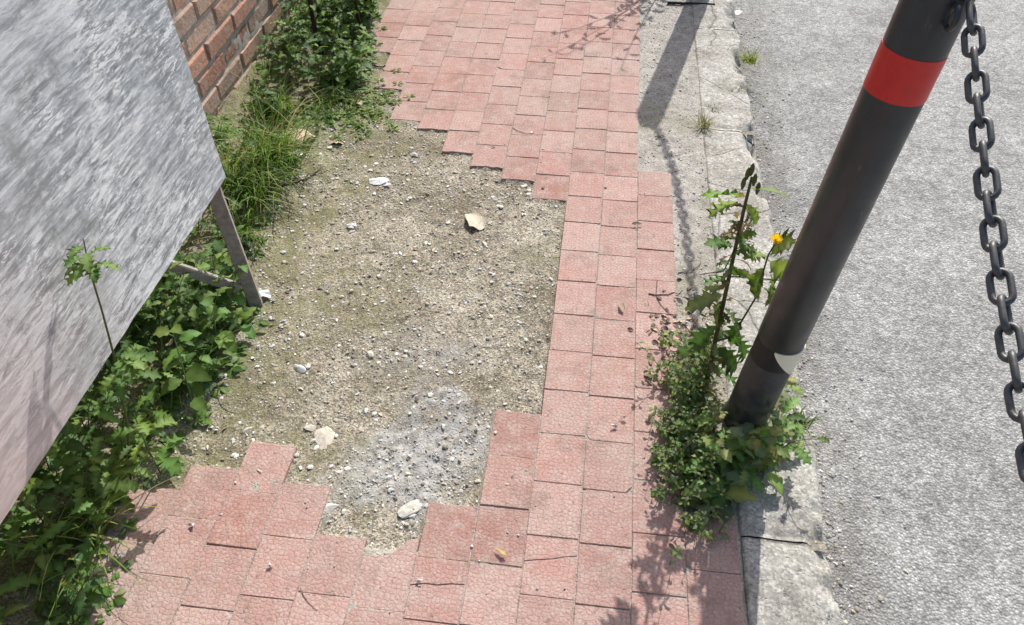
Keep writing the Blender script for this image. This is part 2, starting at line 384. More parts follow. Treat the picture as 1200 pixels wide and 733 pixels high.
# ------------------------------------------------------------ kerb
kerb=bpy.data.objects.new('kerb',None); scene.collection.objects.link(kerb)
joints=[-2.2,-1.45,-.65,.14,.93,1.75,2.52,3.3,4.1,4.9,5.7,6.5]
for si in range(len(joints)-1):
    y0,y1=joints[si]+.002,joints[si+1]-.002
    fine=(-.1<y1 and y0<4)
    st=.01 if fine else .05
    ny=int((y1-y0)/st)+1; prof=[]
    x0,x1=.3635,.549
    prof+=[(x0,-.15),(x0,-.05),(x0,-.012),(x0+.004,-.002)]
    nxx=18 if fine else 4
    prof+=[(x0+.008+(x1-.012-x0-.008)*i/nxx,0.0) for i in range(nxx+1)]
    prof+=[(x1-.004,-.004),(x1,-.014),(x1+.004,-.05),(x1+.006,-.10),(x1+.006,-.15)]
    P=np.array(prof); npf=len(P); Yv=np.linspace(y0,y1,ny)
    X=np.repeat(P[None,:,0],ny,0); Z=np.repeat(P[None,:,1],ny,0); Y=np.repeat(Yv[:,None],npf,1)
    top=(Z>-.02)
    endd=np.minimum(Y-y0,y1-Y)
    ero=np.clip(fbm(X*1.0,Y,7,200)-.50,0,1)*.20*np.clip(1-(x1-X)/.06,0,1)
    ero+=np.clip(1-endd/.018,0,1)*(.002+.008*fbm(X,Y,30,205,2))
    Z=Z-top*ero+top*((fbm(X,Y,8,210)-.5)*.012+(fbm(X,Y,70,220,3)-.5)*.005)
    X=X+(X>x1-.03)*((fbm(X*0+3.1,Y,9,230)-.5)*.03)
    off=random.uniform(-.003,.003)
    mb=MB(); fs=[(j*npf+i,(j+1)*npf+i,(j+1)*npf+i+1,j*npf+i+1) for j in range(ny-1) for i in range(npf-1)]
    fs=[f[::-1] for f in fs]; fs+=[tuple(range(npf)),tuple((ny-1)*npf+i for i in range(npf))[::-1]]
    mb.add(np.stack([X+off,Y,Z],-1).reshape(-1,3).tolist(),fs); mb.obj('kerb_stone_%d'%si,M_conc,True,kerb)
    mb=MB(); yj=joints[si]; mb.add([(x0+.001,yj-.012,-.011),(x1-.01,yj-.012,-.011),(x1-.01,yj+.012,-.011),(x0+.001,yj+.012,-.011)],[(0,1,2,3)],(0,.3,.3)); mb.obj('joint_fill_%d'%si,M_soil,False,kerb)

# ------------------------------------------------------------ gravel
def ico():
    t=(1+5**.5)/2
    v=np.array([(-1,t,0),(1,t,0),(-1,-t,0),(1,-t,0),(0,-1,t),(0,1,t),(0,-1,-t),(0,1,-t),(t,0,-1),(t,0,1),(-t,0,-1),(-t,0,1)],float)
    v/=np.linalg.norm(v[0])
    f=[(0,11,5),(0,5,1),(0,1,7),(0,7,10),(0,10,11),(1,5,9),(5,11,4),(11,10,2),(10,7,6),(7,1,8),(3,9,4),(3,4,2),(3,2,6),(3,6,8),(3,8,9),(4,9,5),(2,4,11),(6,2,10),(8,6,7),(9,8,1)]
    return v,np.array(f)
IV,IF=ico()
PV_,PF_,PC_=[],[],[]; pcount=0
def pebbles(x,y,z,r,cols,flat=1.0):
    global pcount
    n=len(x); S=np.stack([rng.uniform(.75,1.3,n),rng.uniform(.6,1.0,n),rng.uniform(.4,.75,n)*flat],-1)*r[:,None]
    a=rng.uniform(0,6.28,n); c,s_=np.cos(a)[:,None],np.sin(a)[:,None]
    V=IV[None]*(1+rng.uniform(-.25,.25,(n,12,1)))*S[:,None,:]
    Vr=np.stack([V[...,0]*c-V[...,1]*s_+x[:,None],V[...,0]*s_+V[...,1]*c+y[:,None],V[...,2]+(z+S[:,2]*.3)[:,None]],-1)
    PV_.append(Vr.reshape(-1,3)); PF_.append((IF[None]+(np.arange(n)*12)[:,None,None]).reshape(-1,3)+pcount); pcount+=n*12
    PC_.append(np.repeat(cols,12,axis=0))
def pcol(n,tan=.5):
    base=np.where(rng.random((n,1))<tan,np.array([[.45,.40,.315]]),np.array([[.48,.475,.455]]))
    return np.clip(base*rng.uniform(.5,1.5,(n,1)),0,.8)
NP=42000
x=rng.uniform(-1.0,.0,NP); y=rng.uniform(.75,2.75,NP)
pm=patchmask(x,y); dens=.18+pm*.5+np.clip(fbm(x,y,6,300)-.46,0,1)*2.4+np.clip((x+.35)*1.2,0,.4)*(y>1.3)
k=(~paved(x,y))&(rng.random(NP)<dens*.70); x,y=x[k],y[k]; n_=len(x)
r=.0011+rng.exponential(.0012,n_); r=np.clip(r,.001,.0065); r[rng.random(n_)<.012]*=1.7
pebbles(x,y,soilz(x,y),r,pcol(n_,.55))
n_=800; x=rng.uniform(-.95,-.05,n_); y=rng.uniform(.8,2.6,n_); k=~paved(x,y); x,y=x[k],y[k]; n_=len(x)
pebbles(x,y,soilz(x,y)+.001,np.clip(.0024+rng.exponential(.0018,n_),.002,.009),np.clip(np.array([[.64,.63,.59]])*rng.uniform(.75,1.2,(n_,1)),0,.8),.55)
n_=2600; x=rng.uniform(.14,.37,n_); y=rng.uniform(.95,3.6,n_); k=~paved(x,y); x,y=x[k],y[k]; n_=len(x)
pebbles(x,y,soilz(x,y),np.clip(.001+rng.exponential(.001,n_),.001,.005),pcol(n_,.5))
n_=1100; x=rng.uniform(-.85,.35,n_); y=rng.uniform(.6,3.4,n_)
wgt=np.exp(-((x+.4)**2)/.18)*np.exp(-((y-.85)**2)/.25)+.28; k=(rng.random(n_)<wgt)&paved(x,y); x,y=x[k],y[k]; n_=len(x)
pebbles(x,y,x*0+.0005,np.clip(.0007+rng.exponential(.0008,n_),.001,.004),pcol(n_,.5))
n_=3400; x=.56+rng.exponential(.05,n_); y=rng.uniform(.3,3.8,n_)
pebbles(x,y,roadz(x,y),np.clip(.0012+rng.exponential(.0011,n_),.001,.006),pcol(n_,.35))
fastmesh('gravel',np.concatenate(PV_),np.concatenate(PF_),np.concatenate(PC_),M_peb,False)

def stone(u,v,r,col,flat=.45,name='stone'):
    p=G(u,v,-.010); p.z=float(soilz(np.array([p.x]),np.array([p.y]))[0]); bm=bmesh.new(); bmesh.ops.create_icosphere(bm,subdivisions=2,radius=1)
    sx,sy=random.uniform(1.0,1.5),random.uniform(.6,.9); a=random.uniform(0,3)
    planes=[(Vector((random.uniform(-1,1),random.uniform(-1,1),random.uniform(-.4,1))).normalized(),random.uniform(.45,.8)) for _ in range(9)]
    for q in bm.verts:
        for (nn,dd) in planes:
            t=q.co.dot(nn)
            if t>dd: q.co-=nn*(t-dd)
        q.co*=1+random.uniform(-.05,.05)
        q.co=Vector((q.co.x*sx,q.co.y*sy,q.co.z*flat))*r*1.2
        q.co.rotate(Matrix.Rotation(a,3,'Z')); q.co+=p+Vector((0,0,r*flat*.35))
    mb=MB(); mb.add([q.co[:] for q in bm.verts],[tuple(w.index for w in f.verts) for f in bm.faces],col); bm.free()
    return mb.obj(name,M_stone,False)
for (u,v,r,c,fl) in [(351,433,.0115,(.66,.65,.61),.7),(380,512,.034,(.58,.53,.44),.18),(365,500,.014,(.54,.5,.42),.3),(480,597,.022,(.57,.55,.48),.3),(387,594,.018,(.58,.55,.48),.25),
    (487,183,.010,(.64,.63,.6),.35),(412,270,.017,(.52,.48,.42),.15),(568,288,.009,(.6,.56,.47),.4),(290,503,.013,(.5,.46,.37),.3),(498,285,.008,(.62,.6,.56),.35),
    (353,456,.006,(.55,.53,.47),.6),(437,296,.007,(.5,.46,.4),.5),(345,303,.006,(.5,.46,.4),.5),(313,243,.009,(.55,.54,.50),.5),(388,174,.009,(.55,.52,.47),.5),(448,103,.016,(.42,.36,.30),.3),(367,312,.005,(.6,.6,.57),.5),(455,330,.005,(.6,.6,.57),.5),(520,500,.008,(.55,.55,.54),.5),(455,560,.008,(.55,.55,.54),.5)]:
    stone(u,v,r,c,fl)

# ------------------------------------------------------------ leaf builders
def leaf(mb,base,d,L_,W_,kind='ovate',fold=.25,droop=.8,col=(.06,.13,.03),twist=0,petiole=.15):
    base=Vector(base); d=Vector(d).normalized()
    up=Vector((0,0,1)); side=d.cross(up)
    if side.length<.05: side=Vector((1,0,0))
    side.normalize(); side=Quaternion(d,twist)@side
    n=7 if kind=='ovate' else (13 if kind=='lobed' else 4)
    seg=L_/n; p=base.copy(); cd=d.copy(); vs=[]; cs=[]
    ax=side
    if petiole>0:
        e=p+cd*L_*petiole
        q=side*.0009
        mb.add([p-q,p+q,e+q,e-q],[(0,1,2,3)],tuple(c*.9 for c in col)); p=e
    wv=random.uniform(0,6)
    for i in range(n+1):
        t=i/n
        if kind=='ovate': w=math.sin(math.pi*min(1,(t*.96+.04))**.75)**.9*(1-.15*(i%2))
        elif kind=='lobed':
            env=math.sin(math.pi*(t*.95+.03)**1.05)**.7; w=env*(1.0 if i%3!=0 else .45)*(1 if i%3!=2 else .85)
        else: w=math.sin(math.pi*(t*.9+.08))
        w*=W_/2; nrm=ax.cross(cd).normalized()
        wl=w*random.uniform(.85,1.1); wr=w*random.uniform(.85,1.1)
        back=cd*(-.12*w if kind!='lobed' else (.35*w if i%3==1 else -.1*w))
        rip=.22*w*math.sin(i*2.3+wv)
        vs+= [p-ax*wl+nrm*(fold*wl+rip)+back, p, p+ax*wr+nrm*(fold*wr-rip)+back]
        k=random.uniform(.85,1.12); cs+=[tuple(c*k for c in col),tuple(min(1,c*1.35+.01) for c in col),tuple(c*k for c in col)]
        cd=(Quaternion(ax,-droop/n)@cd).normalized(); p=p+cd*seg
    fs=[]
    for i in range(n):
        a=i*3; fs+=[(a,a+1,a+4,a+3),(a+1,a+2,a+5,a+4)]
    mb.add(vs,fs,cs)
def gcol(kind=0):
    base=[(.095,.175,.038),(.060,.120,.032),(.14,.225,.055),(.135,.175,.09),(.21,.24,.075)][kind]
    k=random.uniform(.65,1.3); return (base[0]*k*random.uniform(.85,1.2),base[1]*k,base[2]*k)
def weed(mb,base,H,lean=(0,0),nl=9,LL=.05,WW=.03,kind='ovate',kinds=(0,1,2),r=.0018,t0=.12,stemc=None):
    base=Vector(base); pts=[]; n=6
    bx,by=random.uniform(-.15,.15)*H,random.uniform(-.15,.15)*H
    for i in range(n+1):
        t=i/n; pts.append(base+Vector((lean[0]*t*t*H+bx*math.sin(3*t)*.4,lean[1]*t*t*H+by*math.sin(2.5*t)*.4,H*t)))
    mb.tube(pts,[r*(1-.6*i/n) for i in range(n+1)],5,stemc or gcol(3),False)
    a0=random.uniform(0,6.28)
    for i in range(nl):
        t=t0+(1-t0)*(i+.5)/nl; f=t*n; j=min(int(f),n-1); p=pts[j].lerp(pts[j+1],f-j)
        a=a0+i*2.4+random.uniform(-.4,.4); s=(1.1-.55*t)*random.uniform(.7,1.2)
        up=.15+.7*t*random.random()
        leaf(mb,p,(math.cos(a),math.sin(a),up),LL*s,WW*s,kind,random.uniform(.1,.4),random.uniform(.4,1.4),gcol(random.choice(kinds)),random.uniform(-.4,.4),.25)
def rosette(mb,base,n,LL,WW,kinds=(0,1,2),kind='ovate',upl=.6):
    for i in range(n):
        a=i*2.4+random.uniform(-.3,.3); s=random.uniform(.6,1.1)
        leaf(mb,base,(math.cos(a),math.sin(a),random.uniform(.25,1.1)*upl),LL*s,WW*s,kind,random.uniform(.1,.35),random.uniform(.6,1.5),gcol(random.choice(kinds)),random.uniform(-.3,.3),.3)
def blade(mb,base,a,H,w,bend,col):
    base=Vector(base); d=Vector((math.cos(a)*.25,math.sin(a)*.25,1)).normalized(); side=Vector((-math.sin(a),math.cos(a),0))
    n=5; p=base; vs=[]
    for i in range(n+1):
        t=i/n; ww=w*(1-t**1.6)*.5+.0001; vs+=[p-side*ww,p+side*ww]
        d=(d+Vector((math.cos(a),math.sin(a),-.55))*bend/n).normalized(); p=p+d*H/n
    mb.add(vs,[(2*i,2*i+1,2*i+3,2*i+2) for i in range(n)],col)
_gx=np.arange(-1.4,.4,.02); _gy=np.arange(.2,4.2,.02); _GX,_GY=np.meshgrid(_gx,_gy); _GZ=soilz(_GX,_GY)
def sz(x,y):
    i=min(max(int(round((x+1.4)/.02)),0),len(_gx)-1); j=min(max(int(round((y-.2)/.02)),0),len(_gy)-1); return float(_GZ[j,i])

# ------------------------------------------------------------ left verge weeds
mb=MB()
def vedge(y):
    return float(np.interp(y,[.3,.6,.87,1.09,1.43,1.6,2.0,2.2,2.45,2.7,2.95,3.6],[-.88,-.90,-.97,-.90,-.885,-.97,-1.0,-1.01,-.94,-.90,-.93,-1.05]))
cnt=0
while cnt<330:
    y=random.uniform(.35,3.7); e=vedge(y); x=random.uniform(-1.27,e+.01)
    if 1.55<y<2.6 and random.random()<.78: continue
    d=min(1,(e-x+.05)/.25)
    H=random.uniform(.07,.18)+.18*d*random.random()
    if 1.5<y<2.6: H*=.55
    big=random.random()<.5
    lean=(random.uniform(-.1,.6),random.uniform(-.4,.2))
    if random.random()<.35: weed(mb,(x,y,sz(x,y)-.01),H,lean,random.randint(6,9),.08,.042,'lobed',(0,1,2),.002)
    else: weed(mb,(x,y,sz(x,y)-.01),H,lean,random.randint(7,11),.056 if big else .036,.042 if big else .022,'ovate',(0,1,1,2),.0016)
    cnt+=1
for i in range(260):
    y=random.uniform(.45,3.2); e=vedge(y); x=e+random.uniform(-.12,.05)
    if 1.5<y<2.3 and random.random()<.6: continue
    rosette(mb,(x,y,sz(x,y)),random.randint(4,6),.03,.017,(0,2,3),'small',.7)
for i in range(110):
    x=random.gauss(-.84,.06); y=random.gauss(2.52,.10)
    rosette(mb,(x,y,sz(x,y)),6,.024,.010,(0,2,4),'small',1.0)
mb.obj('weed_bed',M_leaf,True)
mb=MB()   # slim plant standing in front of the panel
sp=[Vector((-.95,.91,0)),Vector((-.885,.905,.2)),Vector((-.835,.90,.40)),Vector((-.827,.918,.52)),Vector((-.828,.935,.60)),Vector((-.824,.948,.655))]
mb.tube(sp,[.0026,.0024,.002,.0018,.0015,.001],6,(.13,.15,.06),False)
for i in range(22):
    t=0 if i%5<2 else 1
    p=sp[5].lerp(sp[4],random.random()*.9) if t==0 else sp[2].lerp(sp[3],random.random()*.4)+Vector((0,0,-.03))
    a=random.uniform(-2.6,1.6); s=.042 if t==0 else .055
    leaf(mb,p,(math.cos(a),math.sin(a),random.uniform(.1,.8)),s*random.uniform(.7,1.15),s*.65,'lobed',.2,1.0,gcol(random.choice((0,2))),random.uniform(-.4,.4),.2)
mb.obj('wild_plant',M_leaf,True)
mb=MB()
weed(mb,(-.88,1.10,.0),.33,(.15,-.1),9,.07,.05,'ovate',(0,2),.002)
weed(mb,(-.89,.93,.0),.28,(.2,-.15),9,.07,.05,'lobed',(0,2),.002)
weed(mb,(-.90,1.30,.0),.24,(.3,-.15),9,.06,.045,'ovate',(0,2),.002)
mb.obj('wild_plant',M_leaf,True)
mb=MB()
for (cx,cy,nb,H,rr) in [(-1.05,2.13,280,.26,.08),(-1.12,2.0,180,.25,.09),(-1.03,1.93,140,.19,.06),(-1.13,2.4,110,.2,.08),(-1.0,1.74,80,.13,.05),(-.97,2.5,80,.10,.08),(-1.0,.75,90,.2,.07),(-.95,1.2,50,.18,.05)]:
    for i in range(nb):
        x=cx+random.gauss(0,rr*.6); y=cy+random.gauss(0,rr*.6)
        k=random.uniform(.7,1.3); c=random.choice([(.14,.24,.05),(.20,.31,.08),(.09,.16,.035),(.32,.31,.15)])
        blade(mb,(x,y,sz(x,y)-.005),random.uniform(0,6.28) if random.random()<.5 else random.gauss(-.6,.7),H*random.uniform(.5,1.2),random.uniform(.003,.006),random.uniform(.4,2.0),tuple(q*k for q in c))
mb.obj('grass_tuft',M_leaf,True)
for (x,y,H,ln) in [(-1.08,2.88,.7,(.15,-.05)),(-1.0,3.05,.75,(.25,.05)),(-1.12,3.3,.9,(.3,0)),(-.98,3.2,.6,(.3,.0))]:
    mb=MB()
    for q in range(3):
        weed(mb,(x+random.uniform(-.03,.03),y+random.uniform(-.03,.03),0),H*random.uniform(.6,1),(ln[0]+random.uniform(-.2,.2),ln[1]+random.uniform(-.2,.2)),11,.055,.03,'ovate',(0,1,1,2),.006,stemc=(.06,.045,.035))
    mb.obj('sapling',M_leaf,True)

# ------------------------------------------------------------ weeds round the bollard
mb=MB()
for i in range(140):
    x=random.gauss(.262,.035); y=random.gauss(1.15,.10)
    if x>.33 : x=.33-random.random()*.05
    weed(mb,(x,y,-.005),random.uniform(.03,.10),(random.uniform(-.6,.5),random.uniform(-.8,.3)),9,.018,.011,'small',(3,3,4,2,0),.001)
for i in range(50):
    x=random.gauss(.28,.03); y=random.gauss(1.36,.07)
    weed(mb,(x,y,-.005),random.uniform(.05,.15),(random.uniform(-.6,.5),random.uniform(-.8,.3)),8,.022,.014,'small',(3,0,4),.001)
mb.obj('creeping_weed',M_leaf,True)
mb=MB()
for (x,y,n,LL,WW,kd) in [(.37,1.13,10,.09,.06,'ovate'),(.335,1.08,9,.085,.055,'lobed'),(.43,1.15,9,.08,.045,'lobed'),(.32,1.02,7,.07,.052,'ovate'),(.285,.99,6,.055,.046,'ovate'),(.475,1.24,9,.08,.042,'lobed'),(.49,1.36,6,.06,.035,'lobed')]:
    rosette(mb,(x,y,.008),n,LL,WW,(0,2,3,4,0),kd,1.0)
for i in range(12):
    weed(mb,(random.gauss(.36,.05),random.gauss(1.12,.03),0),random.uniform(.06,.14),(random.uniform(-.4,.6),-.3),6,.055,.04,random.choice(['ovate','lobed']),(0,2,3,4),.0018)
mb.obj('dock_weed',M_leaf,True)
ty=1.336; mb=MB()
stem=[AY(828,452,ty-.02),AY(838,400,ty),AY(850,345,ty),AY(862,290,ty+.01),AY(872,245,ty),AY(881,208,ty-.01)]
stem[0].z=-.01
mb.tube(stem,[.0055,.005,.0046,.004,.0035,.0025],6,(.13,.12,.06))
st2=[stem[1],AY(858,395,ty),AY(885,350,ty-.01),AY(900,300,ty-.02),AY(908,286,ty-.02)]
mb.tube(st2,[.003,.0026,.0022,.002,.0018],6,(.12,.15,.05))
st3=[stem[3],AY(848,318,ty-.02),AY(820,322,ty-.03)]; mb.tube(st3,[.002,.0015,.001],5,(.16,.12,.08))
def pl(u,v,du,dv,LL,WW,kind='lobed',c=2,dy=0,**k):
    a=AY(u,v,ty+dy); b=AY(u+du,v+dv,ty+dy+k.pop('ddy',-.02)); leaf(mb,a,b-a,LL*1.25,WW*1.9,kind,.15,k.pop('droop',.8),gcol(c),k.pop('tw',random.uniform(-.5,.5)),.1)
pl(868,232,-40,-20,.062,.040,tw=.6); pl(866,236,-34,6,.05,.03,tw=.2,c=2); pl(878,222,55,-8,.06,.010,'ovate',0)
pl(873,238,20,22,.04,.02); pl(860,290,-30,-15,.05,.025,c=0); pl(857,300,25,-18,.045,.02,c=0)
pl(903,296,14,-16,.05,.04,c=4,tw=1.0); pl(900,305,20,14,.06,.045,c=4,tw=.8); pl(897,312,-14,20,.055,.04,c=2,tw=.5); pl(901,318,12,34,.06,.04,c=0,tw=-.6);pl(899,300,-22,-8,.045,.03,c=2)
pl(892,335,24,22,.06,.03,c=0); pl(850,345,-36,10,.07,.03,c=3); pl(846,360,26,20,.06,.03,c=1); pl(842,380,-30,22,.07,.032,c=1); pl(838,400,-34,4,.07,.03,c=0)
pl(838,405,34,30,.08,.035,c=1); pl(834,425,-40,26,.08,.03,c=3); pl(834,430,44,20,.08,.03,c=0); pl(860,394,26,30,.06,.03,c=0); pl(870,375,-22,34,.06,.03,c=1)
pl(855,330,-24,-8,.05,.02,c=0); pl(865,280,22,14,.045,.02,c=0); pl(848,350,-18,30,.06,.025,c=3)
for i in range(70):
    t=random.uniform(.05,.85)*5; j=int(t); p=stem[j].lerp(stem[min(j+1,5)],t-j); a=random.uniform(0,6.28)
    leaf(mb,p,(math.cos(a),math.sin(a),random.uniform(-.2,.8)),random.uniform(.025,.055),random.uniform(.012,.026),'lobed',.3,1.4,random.choice([gcol(3),gcol(1),gcol(0),(.16,.12,.07),(.12,.09,.05)]),random.uniform(-1,1),.1)
for (u,v) in [(876,205),(881,200),(884,212),(871,216),(888,222)]:
    p=AY(u,v,ty); mb.tube([p-Vector((0,0,.012)),p,p+Vector((0,0,.010)),p+Vector((0,0,.016))],[.002,.005,.004,.0015],6,(.14,.15,.08))
plant=mb.obj('sow_thistle',M_leaf,True)
mb=MB(); fc=AY(909,282,ty-.02)
for k in range(46):
    a=k*2.4; t=(k/46)**.5; d=Vector((math.cos(a)*t,math.sin(a)*t-.2,1.25-t)); p=fc; e=p+d.normalized()*random.uniform(.012,.016); s=Vector((-math.sin(a),math.cos(a),0))*.0016
    mb.add([p-s*.5,p+s*.5,e+s,e-s],[(0,1,2,3)],(.85,.62,.02))
fl=mb.obj('flower_head',M_leaf,False,plant)
mb=MB()
for (u,v,nb,H,c) in [(878,72,120,.08,(.26,.30,.09)),(825,148,60,.07,(.28,.27,.14)),(866,105,16,.03,(.2,.2,.1)),(935,500,40,.06,(.14,.2,.06)),(800,590,20,.03,(.14,.2,.06)),(838,128,20,.04,(.2,.2,.1))]:
    q=G(u,v)
    for i in range(nb):
        k=random.uniform(.6,1.3); blade(mb,(q.x+random.gauss(0,.012),q.y+random.gauss(0,.012),-.004),random.uniform(0,6.28),H*random.uniform(.5,1.1),.0028,random.uniform(.5,2.2),tuple(z*k for z in c))
mb.obj('grass_tuft',M_leaf,True)
mb=MB()
for i in range(6): weed(mb,(.30+random.uniform(-.05,.05),3.95+random.uniform(-.05,.05),0),random.uniform(.5,.95),(random.uniform(-.45,.1),random.uniform(-.2,.2)),18,.07,.04,'lobed',(0,1,2),.004)
mb.obj('roadside_shrub',M_leaf,True)

# ------------------------------------------------------------ dry litter
def litter(name,items,mat=M_dry):
    for (u,v,LL,WW,a,c,kind,dr,lift) in items:
        mb=MB(); p=G(u,v,.004+lift); p.z=(0 if paved(p.x,p.y) else sz(p.x,p.y))+.008+lift
        leaf(mb,p-Vector((math.cos(a),math.sin(a),0))*LL/2,(math.cos(a),math.sin(a),.2),LL,WW,kind,.3,dr,c,random.uniform(-.3,.3),0)
        mb.obj(name,mat,True)
litter('dry_leaf',[(555,256,.105,.06,2.2,(.50,.44,.34),'ovate',.5,0),(357,158,.13,.075,1.0,(.48,.36,.27),'ovate',1.0,.03),(343,180,.08,.055,2.6,(.58,.52,.46),'ovate',.8,.02),
   (747,264,.035,.012,.1,(.14,.10,.07),'ovate',.4,0),(728,360,.035,.016,2.0,(.34,.25,.18),'ovate',.4,0),(866,14,.07,.035,1.2,(.66,.63,.56),'ovate',.6,0),(587,647,.03,.010,2.6,(.42,.30,.12),'ovate',.4,0),
   (395,165,.05,.03,.5,(.40,.30,.2),'ovate',.8,0),(420,118,.045,.025,2.4,(.46,.36,.26),'ovate',.8,.01)])
def scrap(u,v,s,c):
    p=G(u,v,-.012); z0_=(0 if paved(p.x,p.y) else sz(p.x,p.y))+.006; mb=MB(); n=11; vs=[(p.x,p.y,z0_+.004)]
    for i in range(n):
        a=2*math.pi*i/n; r=s*random.uniform(.5,1.15); vs.append((p.x+r*math.cos(a)*1.3,p.y+r*math.sin(a)*.8,z0_+random.uniform(-.002,.005)))
    mb.add(vs,[(0,1+i,1+(i+1)%n) for i in range(n)],c); mb.obj('paper_scrap',M_dry,False)
scrap(443,214,.026,(.78,.78,.76)); scrap(308,349,.024,(.80,.80,.80)); scrap(454,219,.013,(.74,.74,.72)); scrap(413,268,.017,(.64,.62,.58)); scrap(487,184,.014,(.7,.69,.66))
for (u,v) in [(305,452),(462,176),(506,322),(385,340),(492,686),(318,668),(146,655),(228,620),(720,505),(408,190),(378,225),(600,230)]: scrap(u,v,.006,(.68,.67,.63))
mb=MB()
for i in range(170):
    x=random.gauss(.25,.045); y=random.gauss(1.50,.07) if random.random()<.7 else random.uniform(1.0,1.6)
    a=random.uniform(0,6.28); z=(0 if paved(x,y) else sz(x,y))+.003
    c=random.choice([(.18,.12,.09),(.27,.19,.14),(.12,.08,.06),(.40,.31,.23)])
    leaf(mb,(x,y,z),(math.cos(a),math.sin(a),.2),random.uniform(.012,.035),random.uniform(.006,.014),'small',.4,.9,c,random.uniform(-.5,.5),0)
for i in range(180):
    x=random.uniform(-.98,-.1); y=random.uniform(.9,2.6)
    if paved(x,y) and random.random()<.7: continue
    z=0 if paved(x,y) else sz(x,y)
    a=random.uniform(0,6.28); leaf(mb,(x,y,z+.002),(math.cos(a),math.sin(a),.1),random.uniform(.008,.022),random.uniform(.004,.011),'small',.4,.6,random.choice([(.22,.16,.1),(.50,.44,.35),(.14,.1,.07)]),0,0)
mb.obj('leaf_litter',M_dry,True)
mb=MB()
def twig_and_bar(u1,v1,u2,v2,r=.0016,c=(.10,.07,.05),bow=.02):
    a=G(u1,v1);b=G(u2,v2); pts=[]
    s=(b-a).cross(Vector((0,0,1))).normalized()
    for i in range(7):
        t=i/6; p=a.lerp(b,t)+s*math.sin(t*3.1)*bow*random.uniform(.7,1.3); p.z=(0 if paved(p.x,p.y) else sz(p.x,p.y))+r+.001; pts.append(p)
    mb.tube(pts,[r*(1-.5*i/6) for i in range(7)],5,c)
twig_and_bar(318,222,378,196,.003,(.09,.06,.045)); twig_and_bar(330,236,356,252,.0015); twig_and_bar(432,76,452,78,.004,(.05,.02,.02),0); twig_and_bar(560,405,636,402,.0008,(.3,.25,.18),.004)
twig_and_bar(760,345,800,338,.0018); twig_and_bar(770,330,790,372,.0012); twig_and_bar(430,560,470,548,.001,(.3,.26,.2)); twig_and_bar(782,4,838,6,.007,(.03,.03,.03),.0)  # last piece is a straight near-black bar at the strip's far end
twig_and_bar(795,318,822,305,.0015); twig_and_bar(300,262,345,248,.0014,(.2,.15,.1)); twig_and_bar(360,205,400,188,.001,(.3,.25,.18)); twig_and_bar(352,690,372,716,.0009,(.16,.11,.08),.004); twig_and_bar(600,150,640,158,.001,(.2,.13,.09))
mb.obj('twig_and_bar',M_wood)

# ------------------------------------------------------------ bollards
RED=mat_plain('red_reflective',(.62,.025,.02),.38,0,60,.2)
cream=mat_plain('cream_reflective',(.88,.84,.64),.5,0,50,.1); blk=mat_plain('black_adhesive',(.018,.018,.018),.6)
def bollard(bx,by,lean):
    e=bpy.data.objects.new('bollard',None); scene.collection.objects.link(e)
    H=1.07; R=.049; mb=MB(); segs=48
    prof=[(-.12,R),(.206,R),(.209,R*.97),(.268,R*.97),(.271,R),(1.02,R),(1.045,R*.93),(1.06,R*.75),(H,R*.4),(H+.002,0.0005)]
    vs=[];fs=[]
    for (z,r) in prof:
        for k in range(segs):
            a=2*math.pi*k/segs; vs.append((r*math.cos(a),r*math.sin(a),z))
    for i in range(len(prof)-1):
        for k in range(segs):
            k2=(k+1)%segs; fs.append((i*segs+k,i*segs+k2,(i+1)*segs+k2,(i+1)*segs+k))
    mb.add(vs,fs); mb.obj('post_tube',M_post,True,e)
    def band(name,z0,z1,r,mat,a0=0,a1=2*math.pi,cut=None):
        m2=MB(); n=60; vs=[];fs=[]
        for i in range(n+1):
            a=a0+(a1-a0)*i/n; t=i/n
            zl,zh=(z0,z1) if cut is None else cut(t,z0,z1)
            for rr,z in ((R*.96,zl),(r,zl),(r,zh),(R*.96,zh)): vs.append((rr*math.cos(a),rr*math.sin(a),z))
        for i in range(n):
            for q in range(3): fs.append((i*4+q,(i+1)*4+q,(i+1)*4+q+1,i*4+q+1))
        m2.add(vs,fs); return m2.obj(name,mat,False,e)
    band('red_band',.850,.925,R+.0009,RED)
    band('adhesive_band',.210,.267,R*.975,blk)
    band('cream_band_remnant',.205,.270,R+.0022,cream,math.radians(-112),math.radians(15),lambda t,a,b:(b-.002-(b-a)*min(1,t*2.0)**.8, b))
    m3=MB()
    for s_ in (1,-1):
        c=Vector((.006,s_*(R+.012),1.0)); pts=[c+Vector((0,math.cos(a)*.016,math.sin(a)*.016)) for a in [2*math.pi*i/16 for i in range(17)]]
        m3.tube(pts,.004,8,cap=False)
    m3.obj('chain_eyelets',M_post,True,e)
    e.location=(bx,by,0); e.rotation_euler=(lean[1],lean[0],0); return e
LEAN=(math.radians(4.7),0)
PX,PY=.400,1.245; SP=2.46
bollard(PX,PY,LEAN); bollard(PX+.02,PY+SP,(0,0)); bollard(PX+.02,PY-SP,(0,0))

